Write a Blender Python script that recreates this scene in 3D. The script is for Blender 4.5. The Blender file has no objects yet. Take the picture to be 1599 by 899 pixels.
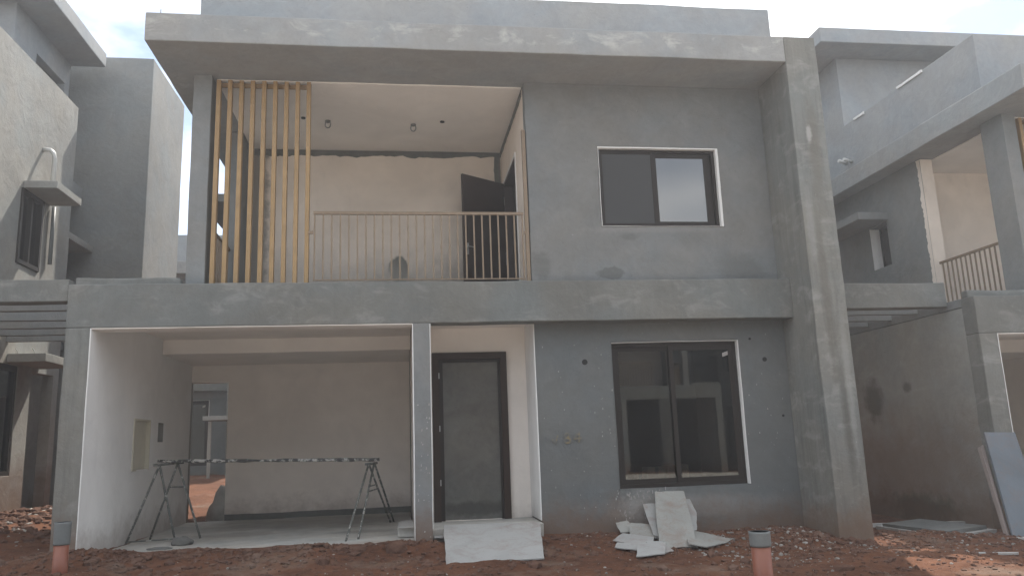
import bpy, bmesh, math, random
from mathutils import Vector, Matrix, noise
random.seed(7)
S = bpy.context.scene
R = math.radians
# ------------------------------------------------------------------ camera
cam_d = bpy.data.cameras.new('camera'); cam = bpy.data.objects.new('camera', cam_d)
S.collection.objects.link(cam); S.camera = cam
cam_d.sensor_width = 36; cam_d.lens = 36 * 1221.5 / 1599
cam_d.clip_start = 0.05; cam_d.clip_end = 2000
yaw, pit, rol = R(8.316), R(11.148), R(-2.148)
r0 = Vector((math.cos(yaw), -math.sin(yaw), 0)); f0 = Vector((math.sin(yaw), math.cos(yaw), 0)); u0 = Vector((0, 0, 1))
f2 = f0 * math.cos(pit) + u0 * math.sin(pit); u2 = -f0 * math.sin(pit) + u0 * math.cos(pit)
r3 = r0 * math.cos(rol) + u2 * math.sin(rol); u3 = -r0 * math.sin(rol) + u2 * math.cos(rol)
M = Matrix((r3, u3, -f2)).transposed().to_4x4(); M.translation = Vector((0, 0, 1.5))
cam.matrix_world = M
# ------------------------------------------------------------------ exposure
S.view_settings.view_transform = 'Standard'; S.view_settings.look = 'None'
S.view_settings.exposure = 0.46; S.view_settings.gamma = 1.0
# ------------------------------------------------------------------ sky
to_sun = Vector((0.27, 0.69, 1.0)).normalized()
elev = math.asin(to_sun.z); az = math.atan2(to_sun.x, to_sun.y)
W = bpy.data.worlds.new('World'); S.world = W; W.use_nodes = True
nt = W.node_tree; nt.nodes.clear()
def wn(t, **k):
    n = nt.nodes.new(t)
    for a, b in k.items(): setattr(n, a, b)
    return n
wo = wn('ShaderNodeOutputWorld'); wb = wn('ShaderNodeBackground'); wb.inputs[1].default_value = 0.15
sk = wn('ShaderNodeTexSky', sky_type='NISHITA'); sk.sun_disc = False; sk.sun_elevation = elev; sk.sun_rotation = az
sk.dust_density = 1.0; sk.air_density = 1.0
tc = wn('ShaderNodeTexCoord'); mp = wn('ShaderNodeMapping'); mp.inputs['Scale'].default_value = (1, 1, 2.2); mp.inputs['Location'].default_value = (0.35, 0.1, 0.2)
n1 = wn('ShaderNodeTexNoise'); n1.inputs['Scale'].default_value = 2.6; n1.inputs['Detail'].default_value = 7; n1.inputs['Roughness'].default_value = .55
cr = wn('ShaderNodeValToRGB'); cr.color_ramp.elements[0].position = .37; cr.color_ramp.elements[1].position = .58
cr.color_ramp.elements[0].color = (.06, .06, .06, 1); cr.color_ramp.elements[1].color = (1, 1, 1, 1)
mx = wn('ShaderNodeMix', data_type='RGBA'); mx.inputs['B'].default_value = (9.6, 9.9, 10.2, 1)
nt.links.new(tc.outputs['Generated'], mp.inputs['Vector']); nt.links.new(mp.outputs[0], n1.inputs['Vector'])
nt.links.new(n1.outputs['Fac'], cr.inputs[0]); nt.links.new(cr.outputs[0], mx.inputs['Factor'])
nt.links.new(sk.outputs[0], mx.inputs['A']); nt.links.new(mx.outputs['Result'], wb.inputs[0]); nt.links.new(wb.outputs[0], wo.inputs[0])
# ------------------------------------------------------------------ sun
sl = bpy.data.lights.new('sun', 'SUN'); sl.energy = 5.0; sl.angle = R(0.6); sl.color = (1.0, .93, .84)
so = bpy.data.objects.new('sun', sl); S.collection.objects.link(so)
so.rotation_euler = (-to_sun).to_track_quat('-Z', 'Y').to_euler(); so.location = (20, 40, 60)

# ================================================================== materials
def mat_base(name, rough=.85):
    m = bpy.data.materials.new(name); m.use_nodes = True
    b = m.node_tree.nodes['Principled BSDF']; b.inputs['Roughness'].default_value = rough
    return m, m.node_tree, b
class N:
    def __init__(s, nt): s.nt = nt
    def new(s, t, **k):
        n = s.nt.nodes.new(t)
        for a, b in k.items(): setattr(n, a, b)
        return n
    def link(s, a, b): s.nt.links.new(a, b)
    def pos(s): return s.new('ShaderNodeNewGeometry').outputs['Position']
    def scaled(s, v, sc, loc=(0, 0, 0)):
        m = s.new('ShaderNodeMapping'); m.inputs['Scale'].default_value = sc; m.inputs['Location'].default_value = loc
        s.link(v, m.inputs['Vector']); return m.outputs[0]
    def noise(s, v, scale, det=5, rough=.55, dist=0):
        n = s.new('ShaderNodeTexNoise'); n.inputs['Scale'].default_value = scale; n.inputs['Detail'].default_value = det
        n.inputs['Roughness'].default_value = rough; n.inputs['Distortion'].default_value = dist
        s.link(v, n.inputs['Vector']); return n.outputs['Fac']
    def rng(s, f, a, b, c=0, d=1, smooth=False):
        m = s.new('ShaderNodeMapRange'); m.inputs[1].default_value = a; m.inputs[2].default_value = b
        m.inputs[3].default_value = c; m.inputs[4].default_value = d
        if smooth: m.interpolation_type = 'SMOOTHSTEP'
        s.link(f, m.inputs[0]); return m.outputs[0]
    def mix(s, f, a, b, blend='MIX'):
        m = s.new('ShaderNodeMix', data_type='RGBA', blend_type=blend)
        for nm, v in (('Factor', f), ('A', a), ('B', b)):
            if isinstance(v, (int, float)): m.inputs[nm].default_value = v
            elif isinstance(v, tuple): m.inputs[nm].default_value = (*v, 1)
            else: s.link(v, m.inputs[nm])
        return m.outputs['Result']
    def math(s, op, a, b=0.0):
        m = s.new('ShaderNodeMath', operation=op)
        for i, v in enumerate((a, b)):
            if isinstance(v, (int, float)): m.inputs[i].default_value = v
            else: s.link(v, m.inputs[i])
        return m.outputs[0]
    def sep(s, v):
        m = s.new('ShaderNodeSeparateXYZ'); s.link(v, m.inputs[0]); return m.outputs
    def bump(s, f, b, strength, dist=.01, prev=None):
        m = s.new('ShaderNodeBump'); m.inputs['Strength'].default_value = strength; m.inputs['Distance'].default_value = dist
        s.link(f, m.inputs['Height'])
        if prev is not None: s.link(prev, m.inputs['Normal'])
        if b is not None: s.link(m.outputs[0], b.inputs['Normal'])
        return m.outputs[0]
    def blob(s, P, col, c, r, bc, amt=1.0, edge=.25, ns=6):
        """a stain with its own place and outline"""
        o = s.new('ShaderNodeVectorMath', operation='SUBTRACT'); s.link(P, o.inputs[0]); o.inputs[1].default_value = c
        d = s.new('ShaderNodeVectorMath', operation='DIVIDE'); s.link(o.outputs[0], d.inputs[0]); d.inputs[1].default_value = r
        l = s.new('ShaderNodeVectorMath', operation='LENGTH'); s.link(d.outputs[0], l.inputs[0])
        n = s.noise(P, ns, 5, .6)
        v = s.math('ADD', l.outputs['Value'], s.math('MULTIPLY', s.math('SUBTRACT', n, .5), 1.5))
        f = s.rng(v, 1 - edge, 1 + edge, amt, 0, True)
        return s.mix(f, col, bc)
def dirt_line(g, P, col, colr=(.165, .098, .062), h=.55, amt=.7):
    """red earth splashed up the foot of a wall"""
    x, y, z = g.sep(P)
    gz = g.math('ADD', z, g.math('MULTIPLY', x, .0225))
    n = g.noise(P, 2.2, 6, .65); n2 = g.noise(P, 14, 4, .6)
    v = g.math('SUBTRACT', gz, g.math('MULTIPLY', g.math('SUBTRACT', n, .5), .9))
    v = g.math('SUBTRACT', v, g.math('MULTIPLY', g.math('SUBTRACT', n2, .5), .25))
    return g.mix(g.rng(v, h - .32, h + .3, amt, 0, True), col, colr)
def concrete(name, c=(.30, .298, .285), lo=.72, hi=1.22, streak=0.0, smear=0.0, blobs=(), dirt=True, band=None, tint=.5, spots=0, low_shade=0):
    m, t, b = mat_base(name, .9); g = N(t); P = g.pos()
    big = g.noise(P, .55, 4, .6, .6); mid = g.noise(P, 2.4, 6, .62, .8); fine = g.noise(P, 11, 5, .7); grit = g.noise(P, 70, 3, .7)
    a = g.math('ADD', g.math('MULTIPLY', big, .45), g.math('MULTIPLY', mid, .35)); a = g.math('ADD', a, g.math('MULTIPLY', fine, .2))
    f = g.rng(a, .36, .64)
    col = g.mix(f, tuple(x * lo for x in c), tuple(min(1, x * hi) for x in c))
    hue = g.noise(g.scaled(P, (1, 1, 1), (7, 3, 5)), .8, 4, .6)
    col = g.mix(g.rng(hue, .45, .7, 0, tint), col, g.mix(1.0, col, (1.06, .97, .86), 'MULTIPLY'))
    col = g.mix(g.rng(hue, .5, .3, 0, tint), col, g.mix(1.0, col, (.9, 1.0, 1.06), 'MULTIPLY'))
    # trowel sweeps
    w = g.noise(g.scaled(P, (1, 1, 1.0)), 3.2, 3, .5, 2.6)
    col = g.mix(g.rng(w, .53, .56, 0, .14), col, g.mix(1.0, col, (1.18, 1.18, 1.18), 'MULTIPLY'))
    if streak:
        sn = g.noise(g.scaled(P, (5.5, 5.5, .35)), 1.4, 6, .7, .3)
        col = g.mix(g.rng(sn, .52, .7, 0, streak), col, tuple(x * .5 for x in c))
        col = g.mix(g.rng(sn, .42, .28, 0, streak), col, tuple(min(1, x * 1.5) for x in c))
    if smear:
        sm = g.noise(g.scaled(P, (1.2, 1.2, 2.4), (3, 1, 2)), 1.6, 7, .68, .5)
        sf = g.rng(sm, .53, .66, 0, smear)
        if band:
            z = g.sep(P)[2]
            bf = g.math('MULTIPLY', g.rng(z, band[0] - .12, band[0] + .05, 0, 1, True), g.rng(z, band[1] - .05, band[1] + .12, 1, 0, True))
            sf = g.math('MULTIPLY', sf, bf)
        col = g.mix(sf, col, (.50, .49, .46))
    if low_shade: col = g.mix(g.rng(g.sep(P)[2], 3.3, 3.4, low_shade, 0), col, g.mix(1.0, col, (.70, .735, .745), 'MULTIPLY'))  # dimmer light on the lower storey, put into the plaster colour
    for bl in blobs: col = g.blob(P, col, *bl)
    if spots:
        sp = g.noise(P, 26, 2, .5)
        col = g.mix(g.rng(sp, .76, .80, 0, spots), col, (.62, .6, .56))
    pits = g.noise(P, 38, 3, .5); col = g.mix(g.rng(pits, .33, .26, 0, .45), col, tuple(x * .45 for x in c))
    if dirt: col = dirt_line(g, P, col)
    g.link(col, b.inputs['Base Color'])
    n1 = g.bump(mid, None, .5, .03); n2 = g.bump(fine, None, .5, .012, n1); g.bump(grit, b, .35, .004, n2)
    b.inputs['Specular IOR Level'].default_value = .25
    return m
def paint(name, c, var=.1, dirt=False, blobs=(), rough=.8, smudge=.25, dust=0):
    m, t, b = mat_base(name, rough); g = N(t); P = g.pos()
    a = g.noise(P, 1.1, 5, .6, .5); f = g.noise(P, 7, 5, .6)
    col = g.mix(g.rng(a, .35, .65), tuple(x * (1 - var) for x in c), tuple(min(1, x * (1 + var)) for x in c))
    sm = g.noise(g.scaled(P, (1, 1, .6), (4, 8, 1)), 2.0, 6, .7, 1.0)
    col = g.mix(g.rng(sm, .56, .72, 0, smudge), col, tuple(x * .62 for x in c))
    if dust:
        d1 = g.noise(P, 3.4, 7, .72, .6); col = g.mix(g.rng(d1, .48, .66, 0, dust), col, (.22, .125, .085))
        d2 = g.noise(P, 40, 3, .6); col = g.mix(g.rng(d2, .62, .7, 0, dust), col, (.16, .10, .07))
    for bl in blobs: col = g.blob(P, col, *bl)
    if dirt: col = dirt_line(g, P, col, (.2, .15, .12), .42, .55)
    g.link(col, b.inputs['Base Color'])
    n1 = g.bump(a, None, .4, .03); g.bump(f, b, .4, .008, n1)
    b.inputs['Specular IOR Level'].default_value = .3
    return m
def plain(name, c, rough=.5, metal=0, var=.12, nscale=30, bump=.15):
    m, t, b = mat_base(name, rough); g = N(t); P = g.pos()
    f = g.noise(P, nscale, 5, .6); col = g.mix(f, tuple(x * (1 - var) for x in c), tuple(min(1, x * (1 + var)) for x in c))
    g.link(col, b.inputs['Base Color']); b.inputs['Metallic'].default_value = metal
    g.bump(f, b, bump, .003)
    return m
DK = (.105, .105, .10)
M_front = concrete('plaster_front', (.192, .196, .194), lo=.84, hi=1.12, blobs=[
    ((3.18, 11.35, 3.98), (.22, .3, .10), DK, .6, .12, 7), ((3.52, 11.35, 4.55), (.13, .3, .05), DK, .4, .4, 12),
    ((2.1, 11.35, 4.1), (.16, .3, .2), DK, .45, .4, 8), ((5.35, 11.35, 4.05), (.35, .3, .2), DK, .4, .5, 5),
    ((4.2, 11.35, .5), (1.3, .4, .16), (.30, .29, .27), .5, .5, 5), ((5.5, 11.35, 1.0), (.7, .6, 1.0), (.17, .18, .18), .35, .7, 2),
    ((3.9, 11.35, 4.67), (.9, .3, .05), (.3, .29, .275), .3, .6, 14), ((3.6, 11.35, .45), (.5, .3, .3), (.5, .48, .45), .28, .5, 22)], spots=.35, low_shade=.8)
M_conc = concrete('plaster_grey', (.215, .220, .218), lo=.84, hi=1.12)
M_beam = concrete('plaster_beam', (.166, .169, .160), lo=.82, hi=1.15, smear=.16, streak=.14)
M_col = concrete('plaster_column', (.196, .196, .182), lo=.85, hi=1.12, blobs=[((6.22, 10.4, 1.6), (.06, .3, .7), (.085, .078, .066), .6, .6, 5), ((6.12, 10.4, 3.6), (.06, .3, 1.3), (.12, .108, .09), .5, .6, 4), ((6.3, 10.4, 2.2), (.05, .3, .9), (.33, .33, .31), .4, .6, 8), ((6.2, 10.4, 5.6), (.09, .3, .8), (.14, .125, .105), .55, .6, 5), ((6.14, 10.4, 5.9), (.04, .3, .12), (.42, .41, .39), .6, .5, 14), ((6.0, 10.4, 4.5), (.05, .3, .5), (.3, .3, .29), .35, .6, 6)], streak=.45, smear=.2, spots=.3)
M_fascia = concrete('plaster_fascia', (.29, .295, .293), lo=.85, hi=1.12, smear=.6, band=(7.22, 7.42), dirt=False)
M_par = concrete('plaster_parapet', (.30, .312, .32), lo=.85, hi=1.1, dirt=False)
M_side = concrete('plaster_side', (.30, .298, .28), lo=.82, hi=1.12, smear=.12, blobs=[
    ((8.95, 13.2, .75), (.4, 2.4, .8), (.20, .13, .088), .6, .8, 2.5), ((-6.94, 15.5, .5), (.4, 4, .85), (.16, .10, .068), .75, .5, 3), ((8.95, 14.0, 2.05), (.3, .26, .36), (.11, .10, .085), .75, .45, 5), ((8.95, 12.95, 2.2), (.2, .10, .09), (.12, .105, .09), .7, .5, 8),
    ((8.95, 12.9, .1), (.3, .9, .22), (.035, .055, .03), .8, .5, 6)])
M_tower = concrete('plaster_tower', (.235, .238, .230), lo=.85, hi=1.12)
M_dark = concrete('plaster_bare', (.15, .152, .142), dirt=False)
M_white = paint('white_putty', (.76, .75, .73), .05, dirt=True, smudge=.15)
M_cream = paint('cream_wall', (.80, .715, .63), .07, blobs=[
    ((-.02, 14.35, 4.74), (.17, .4, .24), (.15, .155, .14), .95, .10, 2.2), ((-.05, 14.35, 4.35), (.42, .4, .4), (.3, .28, .25), .5, .5, 5),
    ((-2.62, 14.35, 5.6), (.22, .5, 2.2), (.22, .21, .19), .8, .3, 5), ((1.3, 14.35, 4.4), (.8, .4, .5), (.36, .32, .28), .45, .6, 4), ((-.5, 14.35, 4.1), (2.2, .4, .75), (.42, .41, .38), .55, .6, 2)])
M_ceil = paint('cream_ceiling', (.82, .77, .72), .05, smudge=.08)
M_cwall = paint('carport_wall_paint', (.82, .76, .70), .05, dirt=True, smudge=.12)
M_floor = concrete('screed_floor', (.45, .44, .41), lo=.7, hi=1.2, dirt=False, smear=.3, blobs=[((-1.2, 14.9, .2), (2.6, .9, .5), (.2, .195, .175), .6, .6, 3), ((-2.6, 13.4, .2), (.6, .3, .3), (.22, .2, .18), .5, .5, 5), ((-.6, 12.9, .2), (.5, .25, .3), (.2, .19, .17), .5, .5, 5), ((-1.8, 11.2, .2), (3, .3, .2), (.28, .19, .14), .45, .6, 4)])
M_brown = plain('dark_brown_frame', (.036, .022, .016), .6, var=.25, bump=.1)
M_bronze = plain('dark_bronze_aluminium', (.026, .021, .018), .5, var=.15, bump=.05)
M_leaf = concrete('door_film', (.125, .122, .112), lo=.75, hi=1.3, dirt=False, blobs=[((1.1, 12.2, .55), (.5, .3, .1), (.05, .05, .045), .7, .4, 8)])
M_tan = plain('tan_slat_paint', (.32, .205, .090), .5, var=.34, nscale=5)
M_rail = plain('tan_rail_paint', (.215, .155, .10), .5, var=.2, nscale=14)
M_door = plain('dark_door_wood', (.050, .036, .031), .42, var=.25, nscale=6)
for _m in (M_bronze, M_brown): _m.node_tree.nodes['Principled BSDF'].inputs['Specular IOR Level'].default_value = .2
M_hole = plain('dark_void', (.02, .02, .02), .9)
M_chrome = plain('chrome', (.38, .38, .37), .4, .3)
M_pvc = plain('white_pvc', (.55, .55, .53), .4, var=.1)
M_orange = plain('orange_pvc', (.23, .078, .045), .45, var=.22, nscale=12)
M_grey = plain('grey_pvc', (.17, .185, .185), .5, var=.15)
M_steel = plain('grey_painted_steel', (.13, .135, .125), .6, var=.5, nscale=25)
M_rust = plain('pole_steel', (.10, .095, .085), .7, var=.4, nscale=20)
M_gyp = paint('gypsum_board', (.375, .37, .355), .08, smudge=.35, dust=.35)
M_gyp2 = paint('gypsum_back', (.32, .315, .29), .1, smudge=.4, dust=.45)
M_ply = paint('grey_shutter_board', (.125, .145, .165), .12, smudge=.45, rough=.5, dust=.25)
M_ply2 = paint('board_back', (.20, .165, .15), .12, smudge=.3)
M_olive = paint('pale_panel', (.60, .565, .46), .08)
M_carton = paint('tan_carton', (.70, .60, .46), .08)
M_text = plain('ochre_spray', (.34, .22, .10), .8)
M_mort = concrete('mortar', (.15, .15, .142), dirt=False)
def splatter():
    m, t, b = mat_base('splattered_pole', .8); g = N(t); P = g.pos()
    n = g.noise(g.scaled(P, (1, 1, 1)), 9, 5, .8, .5)
    col = g.mix(g.rng(n, .50, .54), (.05, .05, .047), (.5, .49, .46)); g.link(col, b.inputs['Base Color']); g.bump(n, b, .8, .01); return m
M_spl = splatter()
def splat_steel():
    m, t, b = mat_base('spattered_steel', .7); g = N(t); P = g.pos()
    n = g.noise(P, 16, 4, .7, .4); col = g.mix(g.rng(n, .56, .60), (.11, .115, .105), (.42, .41, .38)); g.link(col, b.inputs['Base Color']); g.bump(n, b, .5, .006); return m
M_steel = splat_steel()
def glass(name, tint=(.5, .52, .5), rough=0.02):
    m = bpy.data.materials.new(name); m.use_nodes = True; t = m.node_tree; t.nodes.clear(); g = N(t)
    o = g.new('ShaderNodeOutputMaterial'); tr = g.new('ShaderNodeBsdfTransparent'); tr.inputs[0].default_value = (*tint, 1)
    gl = g.new('ShaderNodeBsdfGlossy'); gl.inputs[1].default_value = rough; fr = g.new('ShaderNodeFresnel'); fr.inputs[0].default_value = 1.9
    nb = g.new('ShaderNodeBump'); nb.inputs['Strength'].default_value = .04; nb.inputs['Distance'].default_value = .01
    g.link(g.noise(g.pos(), 1.2, 2), nb.inputs['Height']); g.link(nb.outputs[0], gl.inputs['Normal'])
    mi = g.new('ShaderNodeMixShader'); g.link(fr.outputs[0], mi.inputs[0]); g.link(tr.outputs[0], mi.inputs[1]); g.link(gl.outputs[0], mi.inputs[2]); g.link(mi.outputs[0], o.inputs[0])
    return m
M_glass = glass('tinted_glass')
M_glassm = glass('mirrored_glass', (.2, .22, .22), .05)
for n in M_glassm.node_tree.nodes:
    if n.type == 'FRESNEL': n.inputs[0].default_value = 2.6
def screen():
    m, t, b = mat_base('insect_screen', .9); b.inputs['Base Color'].default_value = (.055, .056, .058, 1); return m
M_screen = screen()
def earth(name, lo=(.064, .027, .016), hi=(.195, .087, .048)):
    m, t, b = mat_base(name, .95); g = N(t); P = g.pos()
    a = g.noise(P, .5, 5, .6, .4); c = g.noise(P, 4.5, 6, .7); d = g.noise(P, 24, 5, .75); e = g.noise(P, 120, 3, .7)
    v = g.math('ADD', g.math('MULTIPLY', a, .4), g.math('ADD', g.math('MULTIPLY', c, .35), g.math('MULTIPLY', d, .25)))
    col = g.mix(g.rng(v, .36, .64), lo, hi)
    gr = g.noise(g.scaled(P, (1, 1, 1), (9, 4, 0)), .9, 5, .65)
    col = g.mix(g.rng(gr, .55, .7, 0, .5), col, (.24, .19, .15))
    sp = g.noise(P, 45, 2, .5); col = g.mix(g.rng(sp, .70, .76, 0, .7), col, (.42, .38, .33))
    g.link(col, b.inputs['Base Color'])
    n1 = g.bump(c, None, .7, .05); n2 = g.bump(d, None, .8, .02, n1); g.bump(e, b, .6, .006, n2)
    b.inputs['Specular IOR Level'].default_value = .15
    return m
M_earth = earth('red_earth')
M_clod = earth('red_clod', (.085, .045, .032), (.18, .10, .07))
M_chip = paint('chips', (.27, .25, .225), .5)

# ================================================================== helpers
COL = S.collection
def wobv(p, a):
    if not a: return p
    q = Vector(p)
    n = noise.noise_vector(q * 1.1 + Vector((3.1, 0, 7))) * a + noise.noise_vector(q * 4.0) * (a * .45)
    return (p[0] + n.x, p[1] + n.y, p[2] + n.z)
def link(name, me, mat, parent=None, bevel=0, smooth=False):
    o = bpy.data.objects.new(name, me); COL.objects.link(o)
    if mat: me.materials.append(mat)
    if parent: o.parent = parent
    if bevel:
        b = o.modifiers.new('bevel', 'BEVEL'); b.width = bevel; b.segments = 2; b.limit_method = 'ANGLE'; b.angle_limit = R(50)
    if smooth:
        for p in me.polygons: p.use_smooth = True
    return o
def solid(name, mat, parent, boxes, holes=(), seg=.3, wob=.006, bevel=.008):
    """union of boxes (x0,x1,y0,y1,z0,z1) minus holes, emitted as one clean shell"""
    ax = []
    for k in range(3):
        v = sorted({round(c, 4) for b in list(boxes) + list(holes) for c in (b[2 * k], b[2 * k + 1])})
        out = []
        for a, b in zip(v, v[1:]):
            n = max(1, int(math.ceil((b - a) / seg))); out += [a + (b - a) * i / n for i in range(n)]
        ax.append(out + [v[-1]])
    nx, ny, nz = (len(a) - 1 for a in ax)
    occ = set()
    def cells(b):
        rg = []
        for k in range(3):
            rg.append([i for i in range(len(ax[k]) - 1) if b[2 * k] - 1e-6 < (ax[k][i] + ax[k][i + 1]) / 2 < b[2 * k + 1] + 1e-6])
        return {(i, j, k) for i in rg[0] for j in rg[1] for k in rg[2]}
    for b in boxes: occ |= cells(b)
    for h in holes: occ -= cells(h)
    vi = {}; vs = []; fs = []
    def V(i, j, k):
        t = (i, j, k)
        if t not in vi: vi[t] = len(vs); vs.append(wobv((ax[0][i], ax[1][j], ax[2][k]), wob))
        return vi[t]
    for (i, j, k) in sorted(occ):
        if (i - 1, j, k) not in occ: fs.append((V(i, j, k), V(i, j, k + 1), V(i, j + 1, k + 1), V(i, j + 1, k)))
        if (i + 1, j, k) not in occ: fs.append((V(i + 1, j, k), V(i + 1, j + 1, k), V(i + 1, j + 1, k + 1), V(i + 1, j, k + 1)))
        if (i, j - 1, k) not in occ: fs.append((V(i, j, k), V(i + 1, j, k), V(i + 1, j, k + 1), V(i, j, k + 1)))
        if (i, j + 1, k) not in occ: fs.append((V(i, j + 1, k), V(i, j + 1, k + 1), V(i + 1, j + 1, k + 1), V(i + 1, j + 1, k)))
        if (i, j, k - 1) not in occ: fs.append((V(i, j, k), V(i, j + 1, k), V(i + 1, j + 1, k), V(i + 1, j, k)))
        if (i, j, k + 1) not in occ: fs.append((V(i, j, k + 1), V(i + 1, j, k + 1), V(i + 1, j + 1, k + 1), V(i, j + 1, k + 1)))
    me = bpy.data.meshes.new(name); me.from_pydata(vs, [], fs); me.update()
    return link(name, me, mat, parent, bevel)
def box(name, mat, parent, x0, x1, y0, y1, z0, z1, wob=0, seg=9, bevel=.003):
    return solid(name, mat, parent, [(x0, x1, y0, y1, z0, z1)], (), seg, wob, bevel)
def boxes(name, mat, parent, bs, bevel=.003):
    return solid(name, mat, parent, bs, (), 9, 0, bevel)
def tube(name, mat, parent, pts, r, n=10, cap=True, rr=None):
    pts = [Vector(p) for p in pts]; bm = bmesh.new(); rings = []
    for i, p in enumerate(pts):
        d = (pts[min(i + 1, len(pts) - 1)] - pts[max(i - 1, 0)]).normalized()
        a = d.cross(Vector((0, 0, 1)))
        if a.length < .05: a = d.cross(Vector((0, 1, 0)))
        a.normalize(); b = d.cross(a); q = rr[i] if rr else r
        rings.append([bm.verts.new(p + (a * math.cos(2 * math.pi * k / n) + b * math.sin(2 * math.pi * k / n)) * q) for k in range(n)])
    for A, B in zip(rings, rings[1:]):
        for k in range(n): bm.faces.new((A[k], A[(k + 1) % n], B[(k + 1) % n], B[k]))
    if cap: bm.faces.new(rings[0][::-1]); bm.faces.new(rings[-1])
    bmesh.ops.recalc_face_normals(bm, faces=bm.faces)
    me = bpy.data.meshes.new(name); bm.to_mesh(me); bm.free()
    o = link(name, me, mat, parent)
    for p in me.polygons: p.use_smooth = len(p.vertices) == 4
    return o
def slab(name, mat, parent, pts, th, jag=0, sub=6):
    """a sheet: an outline of 3-D points with its own thickness and ragged edges"""
    P = [Vector(p) for p in pts]; nrm = Vector((0, 0, 0))
    for i in range(len(P)): nrm += P[i].cross(P[(i + 1) % len(P)])
    nrm.normalize(); out = []
    rnd = random.Random(hash(name) % 1000 + len(pts))
    for i in range(len(P)):
        a, b = P[i], P[(i + 1) % len(P)]; out.append(a)
        if jag:
            e = (b - a); s = e.cross(nrm).normalized()
            for k in range(1, sub): out.append(a + e * (k / sub) + s * rnd.uniform(-jag, jag))
    n = len(out); bm = bmesh.new()
    A = [bm.verts.new(p + nrm * th / 2) for p in out]; B = [bm.verts.new(p - nrm * th / 2) for p in out]
    bm.faces.new(A); bm.faces.new(B[::-1])
    for i in range(n): bm.faces.new((A[i], B[i], B[(i + 1) % n], A[(i + 1) % n]))
    bmesh.ops.triangulate(bm, faces=[f for f in bm.faces if len(f.verts) > 4]); bmesh.ops.recalc_face_normals(bm, faces=bm.faces)
    me = bpy.data.meshes.new(name); bm.to_mesh(me); bm.free()
    return link(name, me, mat, parent)
def empty(name, loc=(0, 0, 0)):
    o = bpy.data.objects.new(name, None); COL.objects.link(o); o.location = loc; o.empty_display_size = .2; return o
def tag(o, label=None, cat=None, group=None, kind=None):
    for k, v in (('label', label), ('category', cat), ('group', group), ('kind', kind)):
        if v: o[k] = v
    return o
def share(src, name, off, parent):
    o = bpy.data.objects.new(name, src.data); COL.objects.link(o); o.parent = parent
    o.location = Vector(src.location) + Vector(off)
    for m in src.modifiers:
        b = o.modifiers.new(m.name, m.type); b.width = m.width; b.segments = m.segments; b.limit_method = m.limit_method; b.angle_limit = m.angle_limit
    return o

# ================================================================== the house (one of a row of alike houses)
H = empty('concrete_house')
tag(H, 'unfinished grey plastered two-storey house in the middle, with slatted balcony, dark windows and open carport', 'house', 'unfinished houses of the row')
# --- right fin column, running back as side wall
solid('column', M_col, H, [(5.9, 6.41, 10.4, 11.6, -.6, 7.06), (5.9, 6.41, 10.4, 11.6, 7.06, 7.49)], seg=.25, wob=.010, bevel=.012)
solid('side_wall', M_side, H, [(6.2, 6.41, 11.6, 17.2, -.6, 7.49), (6.2, 6.41, 11.89, 17.2, 7.49, 8.73), (5.25, 5.45, 17.2, 19, -.6, 7.4)],
      [(6.1, 6.5, 15.0, 15.9, 4.75, 6.18), (6.1, 6.5, 14.3, 15.45, .95, 2.9), (6.1, 6.5, 16.0, 16.95, .3, 2.85)], seg=.45, wob=.008)
solid('roof_slab', M_fascia, H, [(-3.43, 5.9, 10.4, 20, 7.07, 7.49)], seg=.3, wob=.010, bevel=.015)
solid('parapet', M_par, H, [(-3.05, 6.41, 11.7, 11.88, 7.49, 8.74), (-3.05, -2.85, 11.88, 16, 7.49, 8.74)], seg=.4, wob=.008, bevel=.012)
solid('window_canopy', M_side, H, [(5.45, 6.25, 17.25, 18.95, 5.90, 6.05)], seg=.4, bevel=.01)
solid('stair_head_wall', M_par, H, [(-3.0, 3.0, 16, 19.8, 7.49, 10.5)], seg=.6)
solid('stair_head_roof', M_par, H, [(-3.8, 3.0, 15.25, 20, 10.5, 10.86)], seg=.6, bevel=.02)
solid('stair_head_wall', M_par, H, [(3.0, 5.6, 15.9, 18.6, 7.49, 10.45)], [(5.4, 5.7, 16.9, 18.35, 9.15, 9.85)], seg=.6)
solid('stair_head_roof', M_par, H, [(3.02, 6.35, 15.3, 18.7, 10.45, 10.8)], seg=.5, bevel=.02)
solid('stair_tower', M_tower, H, [(3.6, 7.35, 19.0, 21.8, -.6, 10.88)], seg=.5, wob=.008, bevel=.015)
# --- beam, pillars
solid('beam', M_beam, H, [(-4.4, 5.9, 11.0, 11.3, 3.2, 3.8)], seg=.22, wob=.011, bevel=.013)
solid('kerb', M_beam, H, [(-4.38, -3.02, 11.16, 11.3, 3.8, 3.915)], seg=.12, wob=.022, bevel=.02)
solid('pillar', M_col, H, [(-4.4, -4.08, 11.0, 11.3, -.6, 3.2)], seg=.25, wob=.008, bevel=.012)
solid('pillar', M_conc, H, [(.18, .41, 11.0, 11.3, -.6, 3.2)], seg=.25, wob=.006, bevel=.010)
solid('balcony_pillar', M_conc, H, [(-3.02, -2.76, 11.4, 11.92, 3.8, 7.07)], seg=.3, wob=.006, bevel=.010)
# --- front wall with both window openings
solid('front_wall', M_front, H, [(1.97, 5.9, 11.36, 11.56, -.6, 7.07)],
      [(3.10, 5.09, 11, 12, 4.71, 6.03), (3.12, 5.135, 11, 12, .76, 2.925)], seg=.28, wob=.007, bevel=.008)
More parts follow.
